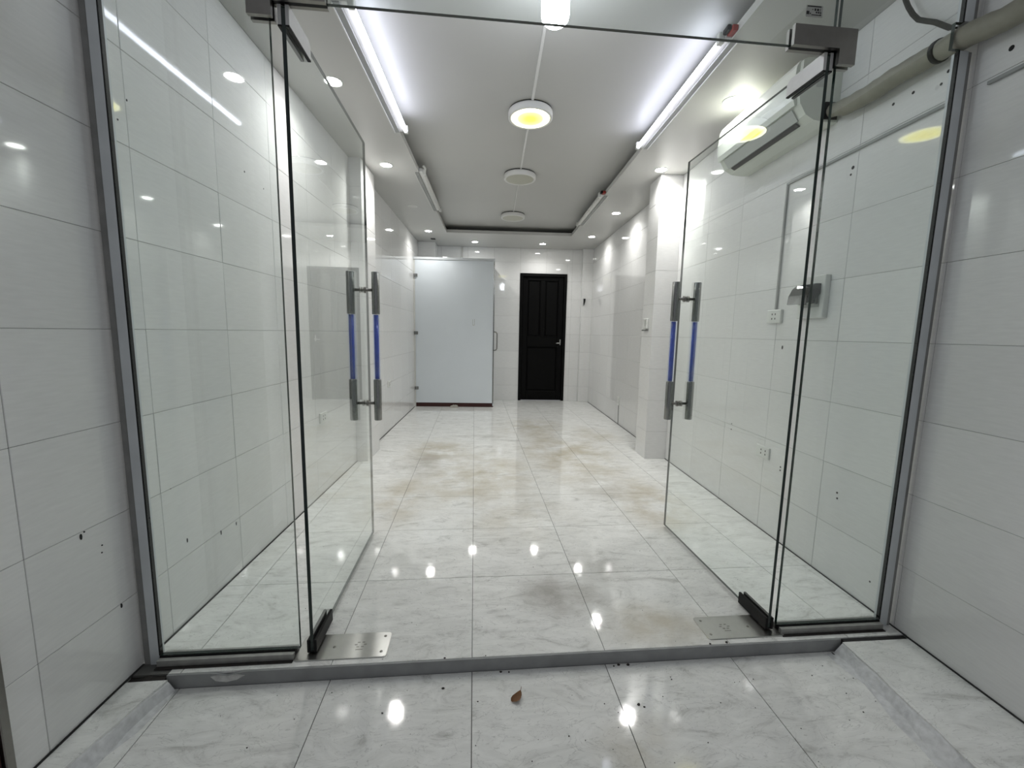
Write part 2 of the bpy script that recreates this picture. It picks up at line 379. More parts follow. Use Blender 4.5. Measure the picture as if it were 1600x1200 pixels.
# drill holes and chips in the wall tiles
def holes(parent, side, pts):
    for (u, z, r, st) in pts:
        if side < 0: r *= .6
        n = (NL + 0.0005) if side < 0 else (NR - 0.0005)
        mb = MB()
        v = [mb._v((n + (0.0006 if side < 0 else -0.0006), u + r * math.cos(k * math.pi / 5), z + r * st * math.sin(k * math.pi / 5))) for k in range(10)]
        w = [mb._v((n - (0.0016 if side < 0 else -0.0016), u + r * math.cos(k * math.pi / 5), z + r * st * math.sin(k * math.pi / 5))) for k in range(10)]
        mb.face(v); mb.face(w[::-1])
        for k in range(10): mb.face([v[k], v[(k + 1) % 10], w[(k + 1) % 10], w[k]])
        link('drill_hole', mb.mesh('drill_hole', M_HOLE), parent)
holes(wr, 1, [(1.967, 1.987, .008, 1), (1.975, 1.958, .005, 1), (1.714, 2.178, .006, 1), (1.797, 2.177, .006, 1), (1.585, 2.183, .006, 1), (1.606, 2.150, .005, 1), (1.392, 2.140, .008, 1.1),
               (1.840, .442, .005, 1), (1.836, .415, .005, 1), (2.236, .438, .005, 1), (2.236, .418, .005, 1), (2.32, 1.13, .006, 1.9), (2.75, .58, .004, 1), (2.75, .54, .004, 1), (1.62, 0.12, .004, 1)])
holes(wl, -1, [(1.52, 1.925, .004, 1.6), (1.478, 1.845, .005, 1), (2.17, 1.94, .005, 1.6), (2.335, 1.915, .004, 1.6), (1.215, .556, .006, 2.6), (1.226, .566, .004, 1), (1.317, .261, .006, 2.2), (1.275, .497, .004, 1), (1.272, .474, .004, 1),
               (1.62, .33, .005, 3.2), (1.82, .26, .005, 3.6), (1.93, .25, .004, 3.8), (1.56, .57, .003, 1), (1.44, .77, .003, 1)])

# ------------------------------------------------------------------ floors
def clip(poly, nx, ny, d):      # keep nx*x+ny*y <= d
    out = []
    for i in range(len(poly)):
        p, q = poly[i], poly[(i + 1) % len(poly)]; a = nx * p[0] + ny * p[1] - d; b = nx * q[0] + ny * q[1] - d
        if a <= 0: out.append(p)
        if a * b < 0: t = a / (a - b); out.append((p[0] + t * (q[0] - p[0]), p[1] + t * (q[1] - p[1])))
    return out
def floor_tiles(parent, X, Y, z, m, lims, gap=0.0022, th=0.009, cuts=()):
    full = None
    for (x0, x1) in zip(X, X[1:]):
        for (y0, y1) in zip(Y, Y[1:]):
            g = gap / 2; sq = [(x0 + g, y0 + g), (x1 - g, y0 + g), (x1 - g, y1 - g), (x0 + g, y1 - g)]; poly = sq
            for (a, b, d) in lims: poly = clip(poly, a, b, d) if poly else []
            if len(poly) < 3: continue
            cx, cy = (x0 + x1) / 2, (y0 + y1) / 2
            if poly == sq and abs(x1 - x0 - .5) < 1e-6 and abs(y1 - y0 - .5) < 1e-6:
                if full is None: full = MB((cx, cy, 0)).box(x0 + g, x1 - g, y0 + g, y1 - g, -th, 0, ch=0.0006).mesh('tile', m)
                me = full
            else: me = MB((cx, cy, 0)).prism(poly, 2, -th, 0).mesh('tile', m)
            o = link('tile', me, parent, (cx, cy, z)); o.rotation_euler = (random.uniform(-.0006, .0006), random.uniform(-.0006, .0006), 0)
LIMS = [(-CT, ST, -NL - 0.0005), (CT, -ST, NR - 0.0005), (ST, CT, UB + 0.001)]      # n>=NL, n<=NR, u<=UB
Y0 = 1.373
fl = struct(link('floor', MB().prism([(-1.22, Y0 + .004), (1.80, Y0 + .004), (2.10, 7.12), (-0.95, 7.25)], 2, -0.10, -0.0028).mesh('floor', M_GROUTF)), 'pale polished tile floor inside the shop with beige traffic stains')
floor_tiles(fl, [-1.5, -1, -.5, 0, .5, 1, 1.5, 2, 2.5], [1.873 + .5 * k for k in range(0, 12)], 0.0, M_FLOOR, LIMS)
floor_tiles(fl, [-1, -.5, 0, .5, 1, 1.5, 2], [Y0, 1.873], 0.0, M_FLOOR, LIMS)
floor_tiles(fl, [-1.5, -1], [1.425, 1.873], 0.0, M_FLOOR, LIMS)
floor_tiles(fl, [-1.04, -1], [Y0, 1.425], 0.0, M_FLOOR, LIMS)
# the dirt-filled broken corner by the left jamb
mb = MB((-1.10, 1.39, -0.006)); random.seed(3)
gx = [-1.158, -1.13, -1.10, -1.07, -1.041]; gy = [1.352, 1.375, 1.40, 1.424]
vv = [[mb._v((x, y, -0.012 + random.uniform(0, .010))) for x in gx] for y in gy]
for a in range(3):
    for b in range(4): mb.face([vv[a][b], vv[a][b + 1], vv[a + 1][b + 1], vv[a + 1][b]])
bt = [mb._v((x, y, -0.03)) for x, y in ((gx[0], gy[0]), (gx[-1], gy[0]), (gx[-1], gy[-1]), (gx[0], gy[-1]))]
mb.face(bt)
single('dirt_patch', mb, M_DIRT, 'dark damp dirt filling the broken floor corner by the left jamb', 'dirt', (-1.10, 1.39, -0.006), room=False)['kind'] = 'stuff'
# sill riser with the chipped diamond
X0, X1 = -1.04, 1.462
chip = [(-0.90, 0), (-0.875, -0.004), (-0.845, -0.011), (-0.815, -0.005), (-0.79, 0)]
mb = MB(); top = [(X0, 0.0)] + chip + [(X1, 0.0)]
prof = [(x, -0.001 + z) for x, z in top] + [(X1, -0.0505), (X0, -0.0505)]
mb.prism(prof, 1, Y0 - 0.007, Y0 + 0.003)
sill = struct(link('trim_1', mb.mesh('trim_1', M_CONC)), 'grey cement riser of the low entrance step with a chipped notch')
mb = MB(); ring = [(-0.90, -0.012), (-0.875, -0.007), (-0.845, -0.0125), (-0.815, -0.0075), (-0.785, -0.013), (-0.81, -0.024), (-0.845, -0.031), (-0.88, -0.025)]
ctr = mb._v((-0.842, Y0 - 0.0085, -0.017)); rv = [mb._v((x, Y0 - (0.0078 if z > -.016 else 0.0135), z)) for k, (x, z) in enumerate(ring)]
for k in range(8): mb.face([rv[k], rv[(k + 1) % 8], ctr])
link('chip', mb.mesh('chip', M_CHIP), sill)['label'] = 'pale broken chip on the step edge'

# pavement outside
LO = [(-CT, ST, -NL - 0.0005), (CT, -ST, NR - 0.0005)]
pv = struct(link('pavement', MB().prism([(-1.24, 0.2), (1.72, 0.2), (1.75, Y0 - .006), (-1.16, Y0 - .006)], 2, -0.13, -0.0528).mesh('pavement', M_GROUTF)), 'pale polished tile landing outside the glass entrance')
floor_tiles(pv, [-1.0, -.5, 0, .5, 1, 1.475], [0.373, 0.873, Y0 - .0075], -0.05, M_FLOOR_OUT, LO, gap=0.003)
floor_tiles(pv, [-1.06, -1.0], [0.373, 0.873, Y0 - .0075], -0.05, M_FLOOR_OUT, LO, gap=0.003)
# raised side ledges with scraped mortar slopes
def ledge(name, side, pts_top, label, mat_top):
    pass
mb = MB(); gapY = 1.352
Ys = [gapY - 1.0 * k / 14 for k in range(15)]
random.seed(11)
def rl(y): return 1.455 - 0.045 * (gapY - y) / 0.5 + random.uniform(-.006, .006)
ed = [(rl(y), y) for y in Ys]
tp = [mb._v((x, y, -0.001)) for x, y in ed]; wv = [mb._v((*rw(NR - .001, (y + .0757) / 1.0, 0).xy, -0.001)) for y in Ys]
bt = [mb._v((x + .01, y, -0.0495)) for x, y in ed]; wb_ = [mb._v((v.co.x, v.co.y, -0.0495)) for v in wv]
for k in range(14):
    mb.face([tp[k], wv[k], wv[k + 1], tp[k + 1]]); mb.face([bt[k], tp[k], tp[k + 1], bt[k + 1]]); mb.face([wv[k], wb_[k], wb_[k + 1], wv[k + 1]])
mb.face([tp[0], bt[0], wb_[0], wv[0]]); mb.face([tp[-1], wv[-1], wb_[-1], bt[-1]])
lr = struct(link('trim_2', mb.mesh('trim_2', M_FLOOR_OUT)), 'raised pale tile ledge along the foot of the outer right wall')
mb = MB(); a = [mb._v((x + random.uniform(.004, .02), y, -0.0006)) for x, y in ed]; a2 = [mb._v((x - .005 + random.uniform(-.004, .004), y, -0.012)) for x, y in ed]
b2 = [mb._v((x - .028 + random.uniform(-.012, .012), y, -0.042)) for x, y in ed]; c2 = [mb._v((x - .05 + random.uniform(-.014, .014), y, -0.0496)) for x, y in ed]
for k in range(14):
    for p_, q_ in ((a, a2), (a2, b2), (b2, c2)): mb.face([p_[k], q_[k], q_[k + 1], p_[k + 1]])
link('mortar_slope', mb.mesh('mortar_slope', M_MORTAR), lr)['label'] = 'scraped whitish mortar slope'
mb = MB(); El = [(-1.018 - .13 * (gapY - y) / 0.5 * .9 + random.uniform(-.004, .004) - .01, y) for y in Ys[:12]]
tp = [mb._v((x, y, -0.004)) for x, y in El]; wv = [mb._v((*rw(NL + .001, y - .0551, 0).xy, -0.004)) for y in Ys[:12]]
bt = [mb._v((x, y, -0.0495)) for x, y in El]; wb_ = [mb._v((v.co.x, v.co.y, -0.0495)) for v in wv]
for k in range(11):
    mb.face([wv[k], tp[k], tp[k + 1], wv[k + 1]]); mb.face([tp[k], bt[k], bt[k + 1], tp[k + 1]]); mb.face([wb_[k], wv[k], wv[k + 1], wb_[k + 1]])
mb.face([tp[0], wv[0], wb_[0], bt[0]]); mb.face([tp[-1], bt[-1], wb_[-1], wv[-1]])
ll = struct(link('trim_3', mb.mesh('trim_3', M_FLOOR_OUT)), 'raised pale tile ledge along the foot of the outer left wall')
mb = MB(); a = [mb._v((x - random.uniform(.004, .015), y, -0.0036)) for x, y in El]; a2 = [mb._v((x + .004, y, -0.014)) for x, y in El]
b2 = [mb._v((x + .02 + random.uniform(-.008, .008), y, -0.044)) for x, y in El]; c2 = [mb._v((min(x + .034 + random.uniform(-.008, .012), -1.003), y, -0.0496)) for x, y in El]
for k in range(11):
    for p_, q_ in ((a, a2), (a2, b2), (b2, c2)): mb.face([p_[k], p_[k + 1], q_[k + 1], q_[k]])
link('mortar_slope', mb.mesh('mortar_slope', M_MORTAR), ll)['label'] = 'scraped whitish mortar slope'
# dark open joints at the wall foot
def foot_line(name, n, u0, u1, z, side, label):
    mb = MB((n, u0, z)); mb.box(min(n, n - side * .006), max(n, n - side * .006), u0, u1, z, z + .004)
    o = link(name, mb.mesh(name, M_DARK), None, rw(n, u0, z), -TH); return struct(o, label)
foot_line('baseboard_left', NL + .0005, 1.40, 6.42, -0.0005, -1, 'dark dirty joint along the foot of the left wall')
foot_line('baseboard_right', NR - .0005, 1.44, 7.06, -0.0005, 1, 'dark dirty joint along the foot of the right wall')
foot_line('baseboard_left', NL + .0005, 0.6, 1.40, -0.0045, -1, 'dark dirty joint at the foot of the outer left wall')
foot_line('baseboard_right', NR - .0005, 0.6, 1.44, -0.0015, 1, 'dark dirty joint at the foot of the outer right wall')
struct(link('trim_4', MB().box(1.468, 1.74, 1.3525, 1.3725, -0.012, -0.004).mesh('trim_4', M_DARK)), 'dark open joint between the step and the right ledge')

# ------------------------------------------------------------------ ceiling
cl = room_struct('ceiling', MB().box(NL - .1, NR + .1, 1.30, UB + .12, ZC, ZC + .1), M_CEIL, 'white painted recessed ceiling')
RL, RR, RB, RF = -0.692, 1.132, 6.20, 1.72
mb = MB()
D = 0.042
for (n0, n1, u0, u1) in ((NL, RL, 1.28, UB), (RR, NR, 1.28, UB), (RL, RR, RB, UB), (RL, RR, 1.28, RF)): mb.box(n0, n1, u0, u1, ZS, ZS + D)
mb.box(NL, RL - .22, 1.28, UB, ZS + D, ZC); mb.box(RR + .22, NR, 1.28, UB, ZS + D, ZC); mb.box(RL - .22, RR + .22, RB + .3, UB, ZS + D, ZC); mb.box(RL - .22, RR + .22, 1.28, RF - .2, ZS + D, ZC)
sf = room_struct('ceiling_soffit', mb, M_CEIL, 'dropped white ceiling border around the recess')
mb = MB().box(-0.985, -0.915, 6.60, 6.69, ZS - .004, ZS + .002)
link('vent_slot', mb.mesh('vent_slot', M_DARK), sf)['label'] = 'small black slot cut in the border above the cubicle'

# ------------------------------------------------------------------ glazing: jambs, channels, fixed panes, transom
YG = 1.43; GT = 0.006
def jamb(name, x0, x1, side, label):
    mb = MB()
    o = struct(link(name, None), label); o.empty_display_size = .1
    mb = MB()
    for (a, c) in (((0.0, 2.196), (2.288, 2.6)) if side > 0 else ((-0.012, 2.6),)): mb.box(x0, x1, YG - .0078, YG + .020, a, c, ch=.0012)
    part('channel', mb, M_ALU, o)
    e0, e1 = (x1 - .004, x1 + .003) if side < 0 else (x0 - .003, x0 + .004)
    mb = MB()
    for (a, c) in (((0.03, 2.196), (2.288, 2.6)) if side > 0 else ((0.03, 2.6),)): mb.box(e0, e1, YG - .0072, YG + .0072, a, c)
    part('gasket', mb, M_BLACK, o, 'black gasket strip')
    s0, s1 = (x0 - .022, x0 - .0005) if side < 0 else (x1 + .0005, x1 + .016)
    mb = MB()
    for (a, c) in (((0.0, 2.196), (2.288, 2.6)) if side > 0 else ((-.01, 2.6),)): mb.box(s0, s1, YG - .005, YG + .012, a, c, ch=.002)
    part('sealant_bead', mb, M_SEAL, o, 'worn grey sealant bead')
    return o
jamb('trim_5', -1.131, -1.100, -1, 'grey aluminium wall channel holding the left fixed pane')
jamb('trim_6', 1.687, 1.722, 1, 'grey aluminium wall channel holding the right fixed pane')
def pane(name, x0, x1, z0, z1, label, cut=None):
    mb = MB((x0, YG, z0))
    if cut: mb.prism([(x0, z0), (x1, z0), (x1, cut[1]), (cut[0], cut[1]), (cut[0], cut[2]), (x1, cut[2]), (x1, z1), (x0, z1)], 1, YG - GT, YG + GT)
    else: mb.box(x0, x1, YG - GT, YG + GT, z0, z1)
    mb.bm.faces.ensure_lookup_table()
    for f in mb.bm.faces:
        f.normal_update()
        f.material_index = 0 if abs(f.normal.y) > .9 else 1
    o = link(name, mb.mesh(name, [M_GLASS, M_GREEN]), None, (x0, YG, z0)); return tag(o, label, 'glass pane')
pane('fixed_glazing', -1.0995, -0.624, 0.030, 2.600, 'tall fixed glass pane left of the entrance, between the left jamb and the open door')
pane('fixed_glazing', 1.229, 1.6865, 0.030, 2.600, 'tall fixed glass pane right of the entrance, below the wrapped pipe', (1.657, 2.200, 2.285))
tr = pane('transom_glass', -0.620, 1.213, 2.166, 2.600, 'glass transom pane above the doorway with a printed safety label')
mb = MB((-0.620, YG, 2.166)); y = YG - GT - .0004
mb.box(1.098, 1.158, y, y + .0004, 2.256, 2.292); part('label_film', mb, M_LABEL, tr, 'small translucent safety label')
mb = MB((-0.620, YG, 2.166)); y -= .0004
for (a, b, c, d) in ((1.102, 1.152, 2.287, 2.2905), (1.128, 1.134, 2.276, 2.283), (1.137, 1.144, 2.276, 2.283), (1.148, 1.150, 2.275, 2.284), (1.120, 1.123, 2.278, 2.281),
                     (1.133, 1.139, 2.269, 2.2735), (1.141, 1.146, 2.2685, 2.274), (1.148, 1.153, 2.2685, 2.273), (1.100, 1.110, 2.264, 2.274), (1.112, 1.116, 2.265, 2.269), (1.118, 1.152, 2.262, 2.2645), (1.148, 1.153, 2.262, 2.266)):
    mb.box(a, b, y, y + .0004, c, d)
part('label_print', mb, M_INK, tr, 'dark block print on the safety label')
def channel(name, x0, x1, label):
    o = thing(name, label, 'channel', (x0, YG, 0), room=False)
    mb = MB((x0, YG, 0)); mb.box(x0, x1, YG - .026, YG - .010, 0.0005, 0.024, ch=.001); mb.box(x0, x1, YG + .010, YG + .024, 0.0005, 0.024, ch=.001); mb.box(x0, x1, YG - .0262, YG + .024, 0.0002, 0.004)
    part('profile', mb, M_ALUD, o)
    part('gasket', MB((x0, YG, 0)).box(x0, x1, YG - .0095, YG + .0095, 0.004, 0.0285), M_BLACK, o, 'black rubber gasket')
    part('dirt_line', MB((x0, YG, 0)).box(x0, x1, YG - .038, YG - .0265, 0.0002, 0.003), M_DIRT, o, 'dark dirt line along the channel')
channel('floor_channel', -1.098, -0.640, 'dirty metal floor channel under the left fixed glass pane')
channel('floor_channel', 1.236, 1.685, 'dirty metal floor channel under the right fixed glass pane')

# ------------------------------------------------------------------ glass doors
def handle(parent, y, side_label):
    h = link('handle', None, parent); h.location = (0, y, 0); h.empty_display_size = .05
    for s in (-1, 1):
        x = s * 0.064
        part('acrylic_bar', MB().lathe((x, 0, 0), [(0, .925), (.0125, .925), (.0125, 1.265), (0, 1.265)], 16), M_BLUE, h, 'blue acrylic middle bar')
        part('clear_tube', MB().lathe((x, 0, 0), [(.0175, .922), (.0175, 1.268)], 20), M_ACRYL, h, 'clear outer tube')
        for z0, z1 in ((.700, .922), (1.268, 1.486)):
            part('end_sleeve', MB().lathe((x, 0, 0), [(0, z0), (.0188, z0), (.0202, z0 + .002), (.0202, z1 - .002), (.0188, z1), (0, z1)], 20), M_GUN, h, 'gunmetal end sleeve')
    for z in (.793, 1.393):
        part('standoff', MB().tube([(-.047, 0, z), (.047, 0, z)], .0075, 12).tube([(-.0155, 0, z), (-.0065, 0, z)], .0165, 16).tube([(.0065, 0, z), (.0155, 0, z)], .0165, 16), M_STEELD, h, 'steel standoff with round washers')
    return h
def door(name, px, ang, label, hy, side):
    o = link('glass_door_leaf', None, None, (px, YG, 0), ang); tag(o, label, 'door', 'open glass doors'); o.empty_display_size = .2
    mb = MB().box(-GT, GT, 0.0, 0.905, 0.014, 2.152)
    for f in mb.bm.faces:
        f.normal_update(); f.material_index = 0 if abs(f.normal.x) > .9 else 1
    part('glass_pane', mb, [M_GLASS, M_GREEN], o)
    handle(o, hy, '')
    part('bottom_patch', MB().box(-.017, -.0062, -.004, .170, .008, .058, ch=.002).box(.0062, .017, -.004, .170, .008, .058, ch=.002).box(-.016, .016, 0, .166, .008, .014), M_BLACK, o, 'black bottom patch fitting')
    part('pivot', MB().lathe((0, .02, 0), [(.012, .0035), (.012, .0085), (0, .0085)], 16), M_BLACK, o, 'black floor pivot')
    part('top_patch', MB().prism([(-.002, 2.100), (.165, 2.100), (.165, 2.142), (.150, 2.156), (-.002, 2.156)], 0, -.017, -.0062).prism([(-.002, 2.100), (.165, 2.100), (.165, 2.142), (.150, 2.156), (-.002, 2.156)], 0, .0062, .017), M_PATCH, o, 'stainless top patch fitting')
    part('patch_liner', MB().box(-.0172, -.0064, -.002, .165, 2.095, 2.0995).box(.0064, .0172, -.002, .165, 2.095, 2.0995), M_BLACK, o, 'black liner under the top patch')
    return o
door('glass_door', -0.584, math.radians(-0.1), 'frameless glass door swung open inward on the left, blue pull handle', 0.82, -1)
door('glass_door', 1.201, math.radians(0.6), 'frameless glass door swung open inward on the right, blue pull handle', 0.835, 1)
def corner_bracket(x_in, x_mid, x_out, label, s, x_arm, x_pin):
    o = thing('corner_bracket', label, 'bracket', (x_mid, YG, 2.166), room=False)
    def poly(e=0): return [(x_in, 2.160 + e), (x_arm, 2.160 + e), (x_arm, 2.112 + e), (x_out, 2.112 + e), (x_out, 2.224 - e), (x_in, 2.224 - e)]
    part('front_plate', MB((x_mid, YG, 2.166)).prism(poly(), 1, YG - .020, YG - .0066), M_STEELD, o)
    part('rear_plate', MB((x_mid, YG, 2.166)).prism(poly(), 1, YG + .0066, YG + .020), M_STEELD, o)
    xa, xb = sorted((x_in, x_mid)); 
    part('clamp_liner', MB((x_mid, YG, 2.166)).box(xa, xb, YG - .0062, YG + .0062, 2.1605, 2.1655), M_BLACK, o, 'black liner under the glass edge')
    part('pivot_pin', MB((x_mid, YG, 2.166)).lathe((x_pin, YG, 0), [(.006, 2.1568), (.006, 2.160)], 12), M_BLACK, o, 'black pivot pin')
corner_bracket(1.056, 1.213, 1.283, 'L-shaped dull steel bracket joining transom, fixed pane and right door', 1, 1.2225, 1.201)
corner_bracket(-0.455, -0.610, -0.682, 'L-shaped dull steel bracket above the left glass door', -1, -.612, -.584)
def spring_plate(x0, x1, label, mark):
    b = (x0, YG, 0); o = thing('floor_spring_plate', label, 'door closer', b, room=False)
    mb = MB(b); r = .012; p = []
    for cx, cy, a0 in ((x1 - r, 1.524 - r, 0), (x0 + r, 1.524 - r, 90), (x0 + r, 1.396 + r, 180), (x1 - r, 1.396 + r, 270)):
        for k in range(5): a = math.radians(a0 + 22.5 * k); p.append((cx + r * math.cos(a), cy + r * math.sin(a)))
    A = [mb._v((x, y, .0004)) for x, y in p]; B = [mb._v((x, y, .0022)) for x, y in p]; cx, cy = (x0 + x1) / 2, 1.46
    Cc = [mb._v((cx + (x - cx) * .985, cy + (y - cy) * .965, .0034)) for x, y in p]; n = len(p)
    mb.face(A[::-1]); mb.face(Cc)
    for k in range(n): mb.face([A[k], A[(k + 1) % n], B[(k + 1) % n], B[k]]); mb.face([B[k], B[(k + 1) % n], Cc[(k + 1) % n], Cc[k]])
    part('cover_plate', mb, M_STEEL, o)
    far = x1 if mark > 0 else x0; s = -1 if mark > 0 else 1
    for (x, y) in ((far + s * .022, 1.500), (far + s * .022, 1.422), (far + s * .20, 1.455)):
        part('screw', MB(b).lathe((x, y, 0), [(.0055, .0034), (.005, .0044), (0, .0044)], 12), M_STEELD, o)
    mb = MB(b); cx = far + s * .105
    for k in range(6): a = k * 1.05; mb.box(cx + .017 * math.cos(a) - .006, cx + .017 * math.cos(a) + .004, 1.462 + .013 * math.sin(a) - .002, 1.462 + .013 * math.sin(a) + .002, .0034, .0039)
    mb.box(cx - .014, cx + .012, 1.436, 1.439, .0034, .0039)
    part('stamped_mark', mb, M_STEELD, o, 'worn stamped mark')
spring_plate(-0.640, -0.314, 'stainless floor spring cover plate under the left glass door', 1)
spring_plate(0.928, 1.250, 'stainless floor spring cover plate under the right glass door', -1)

# ------------------------------------------------------------------ lights
def downlight(n, u, lit, label):
    b = (n, u, ZS); o = thing('downlight', label, 'downlight', b, group='recessed ceiling downlights')
    part('rim', MB().lathe((0, 0, 0), [(.046, .001), (.046, -.004), (.055, -.003), (.056, .001)], 32), M_PLAST, o, 'white rim')
    if lit:
        ld = bpy.data.lights.new('beam', 'AREA'); ld.shape = 'DISK'; ld.size = .085; ld.energy = P_DOWN * (0.45 if u > 6 else 0.65 if u > 4.5 else 1.12 if u > 3.5 else 0.62); ld.spread = math.radians(SPREAD); ld.color = (1.0, 0.99, 0.965)
        lo = link('beam', ld, o); lo.location = (0, 0, -.006)
    part('lens', MB().lathe((0, 0, 0), [(0, -.0025), (.046, -.0025)], 32), M_DIFF if lit else M_OFFW, o, 'glowing lens' if lit else 'unlit lens')
for n, u, lit, lab in ((-.945, 2.618, 1, 'lit round downlight seen through the top of the left open glass door'), (-.945, 3.811, 1, 'lit round downlight in the left border above the shallow left pillar'),
                       (-.945, 4.983, 0, 'unlit round downlight in the left ceiling border, dark lens'), (-.945, 6.148, 1, 'lit round downlight in the left border just before the white cubicle'),
                       (-.309, 6.776, 1, 'lit round downlight in the back border above the cubicle right part'), (.776, 6.776, 1, 'lit round downlight in the back border above the black door'),
                       (1.433, 2.623, 1, 'lit round downlight in the right border beside the air conditioner'), (1.433, 3.688, 1, 'lit round downlight in the right border just in front of the pillar'),
                       (1.433, 4.995, 1, 'lit round downlight in the right border, first one behind the pillar'), (1.433, 6.196, 1, 'lit round downlight in the right border, at the far back corner')):
    downlight(n, u, lit, lab)
def tube_light(n, u0, u1, s, lit, label, extra=None, z=2.628):
    # s: +1 tube on the +n side of its batten
    b = (n, u0, z); o = thing('tube_light', label, 'tube light', b, group='tube lights along the ceiling recess')
    part('batten', MB(b).box(n - .016, n + .016, u0, u1, z - .016, z + .018, ch=.002), M_WTRUNK, o)
    e = n - s * .018
    a_, b_ = sorted((e, e - s * .030)); part('flange', MB(b).box(a_, b_, u0, u1, ZS - .005, ZS - .0005), M_TRUNK, o, 'grey underside flange')
    a_, b_ = sorted((e - s * .0305, e - s * .036)); part('flange_lip', MB(b).box(a_, b_, u0, u1, ZS - .010, ZS - .0005), M_WTRUNK, o, 'thin white lip')
    t = n + s * .031; zt = z - .020
    part('tube', MB(b).tube([(t, u0 + .03, zt), (t, u1 - .03, zt)], .0125, 16), M_TUBE if lit else M_OFFW, o, 'glowing white tube' if lit else 'unlit white tube')
    for (a, c) in ((u0 + .002, u0 + .03), (u1 - .03, u1 - .002)):
        part('end_cap', MB(b).box(n + s * .0165 if s > 0 else t - .014, t + .014 if s > 0 else n - .0165, a, c, zt - .014, z + .016, ch=.003), M_PLAST, o, 'white lamp holder')
    if extra == 'red':
        part('wire_connector', MB(b).box(n - .012, n + .018, u0 - .055, u0 - .004, z - .012, z + .014, ch=.004), M_REDP, o, 'red and black wire connector')
        part('wire_plug', MB(b).box(n - .032, n - .0125, u0 - .05, u0 - .004, z - .008, z + .016, ch=.004), M_BLACK, o, 'black plug')
    if extra == 'clip':
        part('wire_clip', MB(b).tube([(t, u0 - .03, z + .02), (t, u0 - .01, z + .03), (t + .012, u0 + .004, z + .012), (t + .004, u0 + .02, z - .012)], .009, 8), M_PLAST, o, 'curled white wire clip')
tube_light(RL + .017, 2.02, 3.20, 1, True, 'lit LED tube along the left edge of the ceiling recess, near the entrance')
tube_light(RR - .017, 2.12, 3.30, -1, True, 'lit LED tube along the right edge of the ceiling recess, near the entrance', 'red')
tube_light(RL + .017, 3.95, 5.13, 1, False, 'unlit tube fitting on the left recess edge, deeper in the shop', 'clip')
tube_light(RR - .017, 4.40, 5.58, -1, False, 'unlit tube fitting on the right recess edge, deeper in the shop', 'red')
def ceiling_lamp(n, u, lit, label):
    b = (n, u, ZC); o = thing('ceiling_lamp', label, 'ceiling lamp', b, group='round ceiling lamps in the recess')
    part('housing', MB().lathe((0, 0, 0), [(.146, -.001), (.146, -.008), (.153, -.010), (.155, -.018), (.155, -.048), (.150, -.053), (.136, -.053), (.134, -.049)], 48), M_WTRUNK, o, 'white round housing')
    part('base_ring', MB().lathe((0, 0, 0), [(.150, -.0005), (.150, -.009), (.14, -.009)], 48), M_DARK, o, 'dark gap ring at the ceiling')
    l = part('diffuser', MB().lathe((0, 0, 0), [(0, -.0535), (.06, -.0532), (.12, -.0515), (.135, -.0495)], 48), M_LAMP if lit else M_OFF, o, 'glowing yellow diffuser' if lit else 'unlit yellowish diffuser')
ceiling_lamp(.240, 3.06, 1, 'lit round ceiling lamp glowing yellow, nearest of the row in the recess')
ceiling_lamp(.240, 4.21, 0, 'unlit round ceiling lamp in the middle of the row in the recess')
ceiling_lamp(.238, 5.58, 0, 'unlit round ceiling lamp at the far end of the row in the recess')
def ctrunk(u0, u1, w, label):
    b = (.24, u0, ZC); single('cable_trunking', MB(b).box(.24 - w, .24 + w, u0, u1, ZC - .012, ZC - .0005, ch=.002), M_WTRUNK, label, 'trunking', b, group='white trunking along the recessed ceiling')
ctrunk(1.80, 2.905, .008, 'thin white cable trunking on the ceiling between the bulb and the lit yellow lamp')
ctrunk(3.216, 4.053, .007, 'thin white cable trunking on the ceiling behind the lit yellow lamp')
ctrunk(4.367, 5.42, .004, 'thin cable trunking on the ceiling between the two unlit lamps')
BX, BY, BZ = 0.325, 1.86, 2.466
b = (BX, BY, ZC); o = thing('led_bulb', 'big lit cylindrical LED bulb hanging from the ceiling behind the transom', 'bulb', b, room=False)
part('lamp_holder', MB().lathe((0, 0, 0), [(0, -.0005), (.034, -.0005), (.034, -.02), (.022, -.028), (.022, -.055), (0, -.055)], 24), M_PLAST, o, 'white lamp holder')
part('bulb_collar', MB().lathe((0, 0, 0), [(.018, -.0555), (.030, -.062), (.056, -.085), (.056, -.095), (0, -.095)], 24), M_PLAST, o, 'white collar')
h = BZ - ZC
part('bulb_cover', MB().lathe((0, 0, 0), [(.0565, -.0955), (.0585, -.11), (.0585, h + .032), (.055, h + .017), (.044, h + .006), (.024, h + .001), (0, h)], 32), M_BULB, o, 'glowing cover')

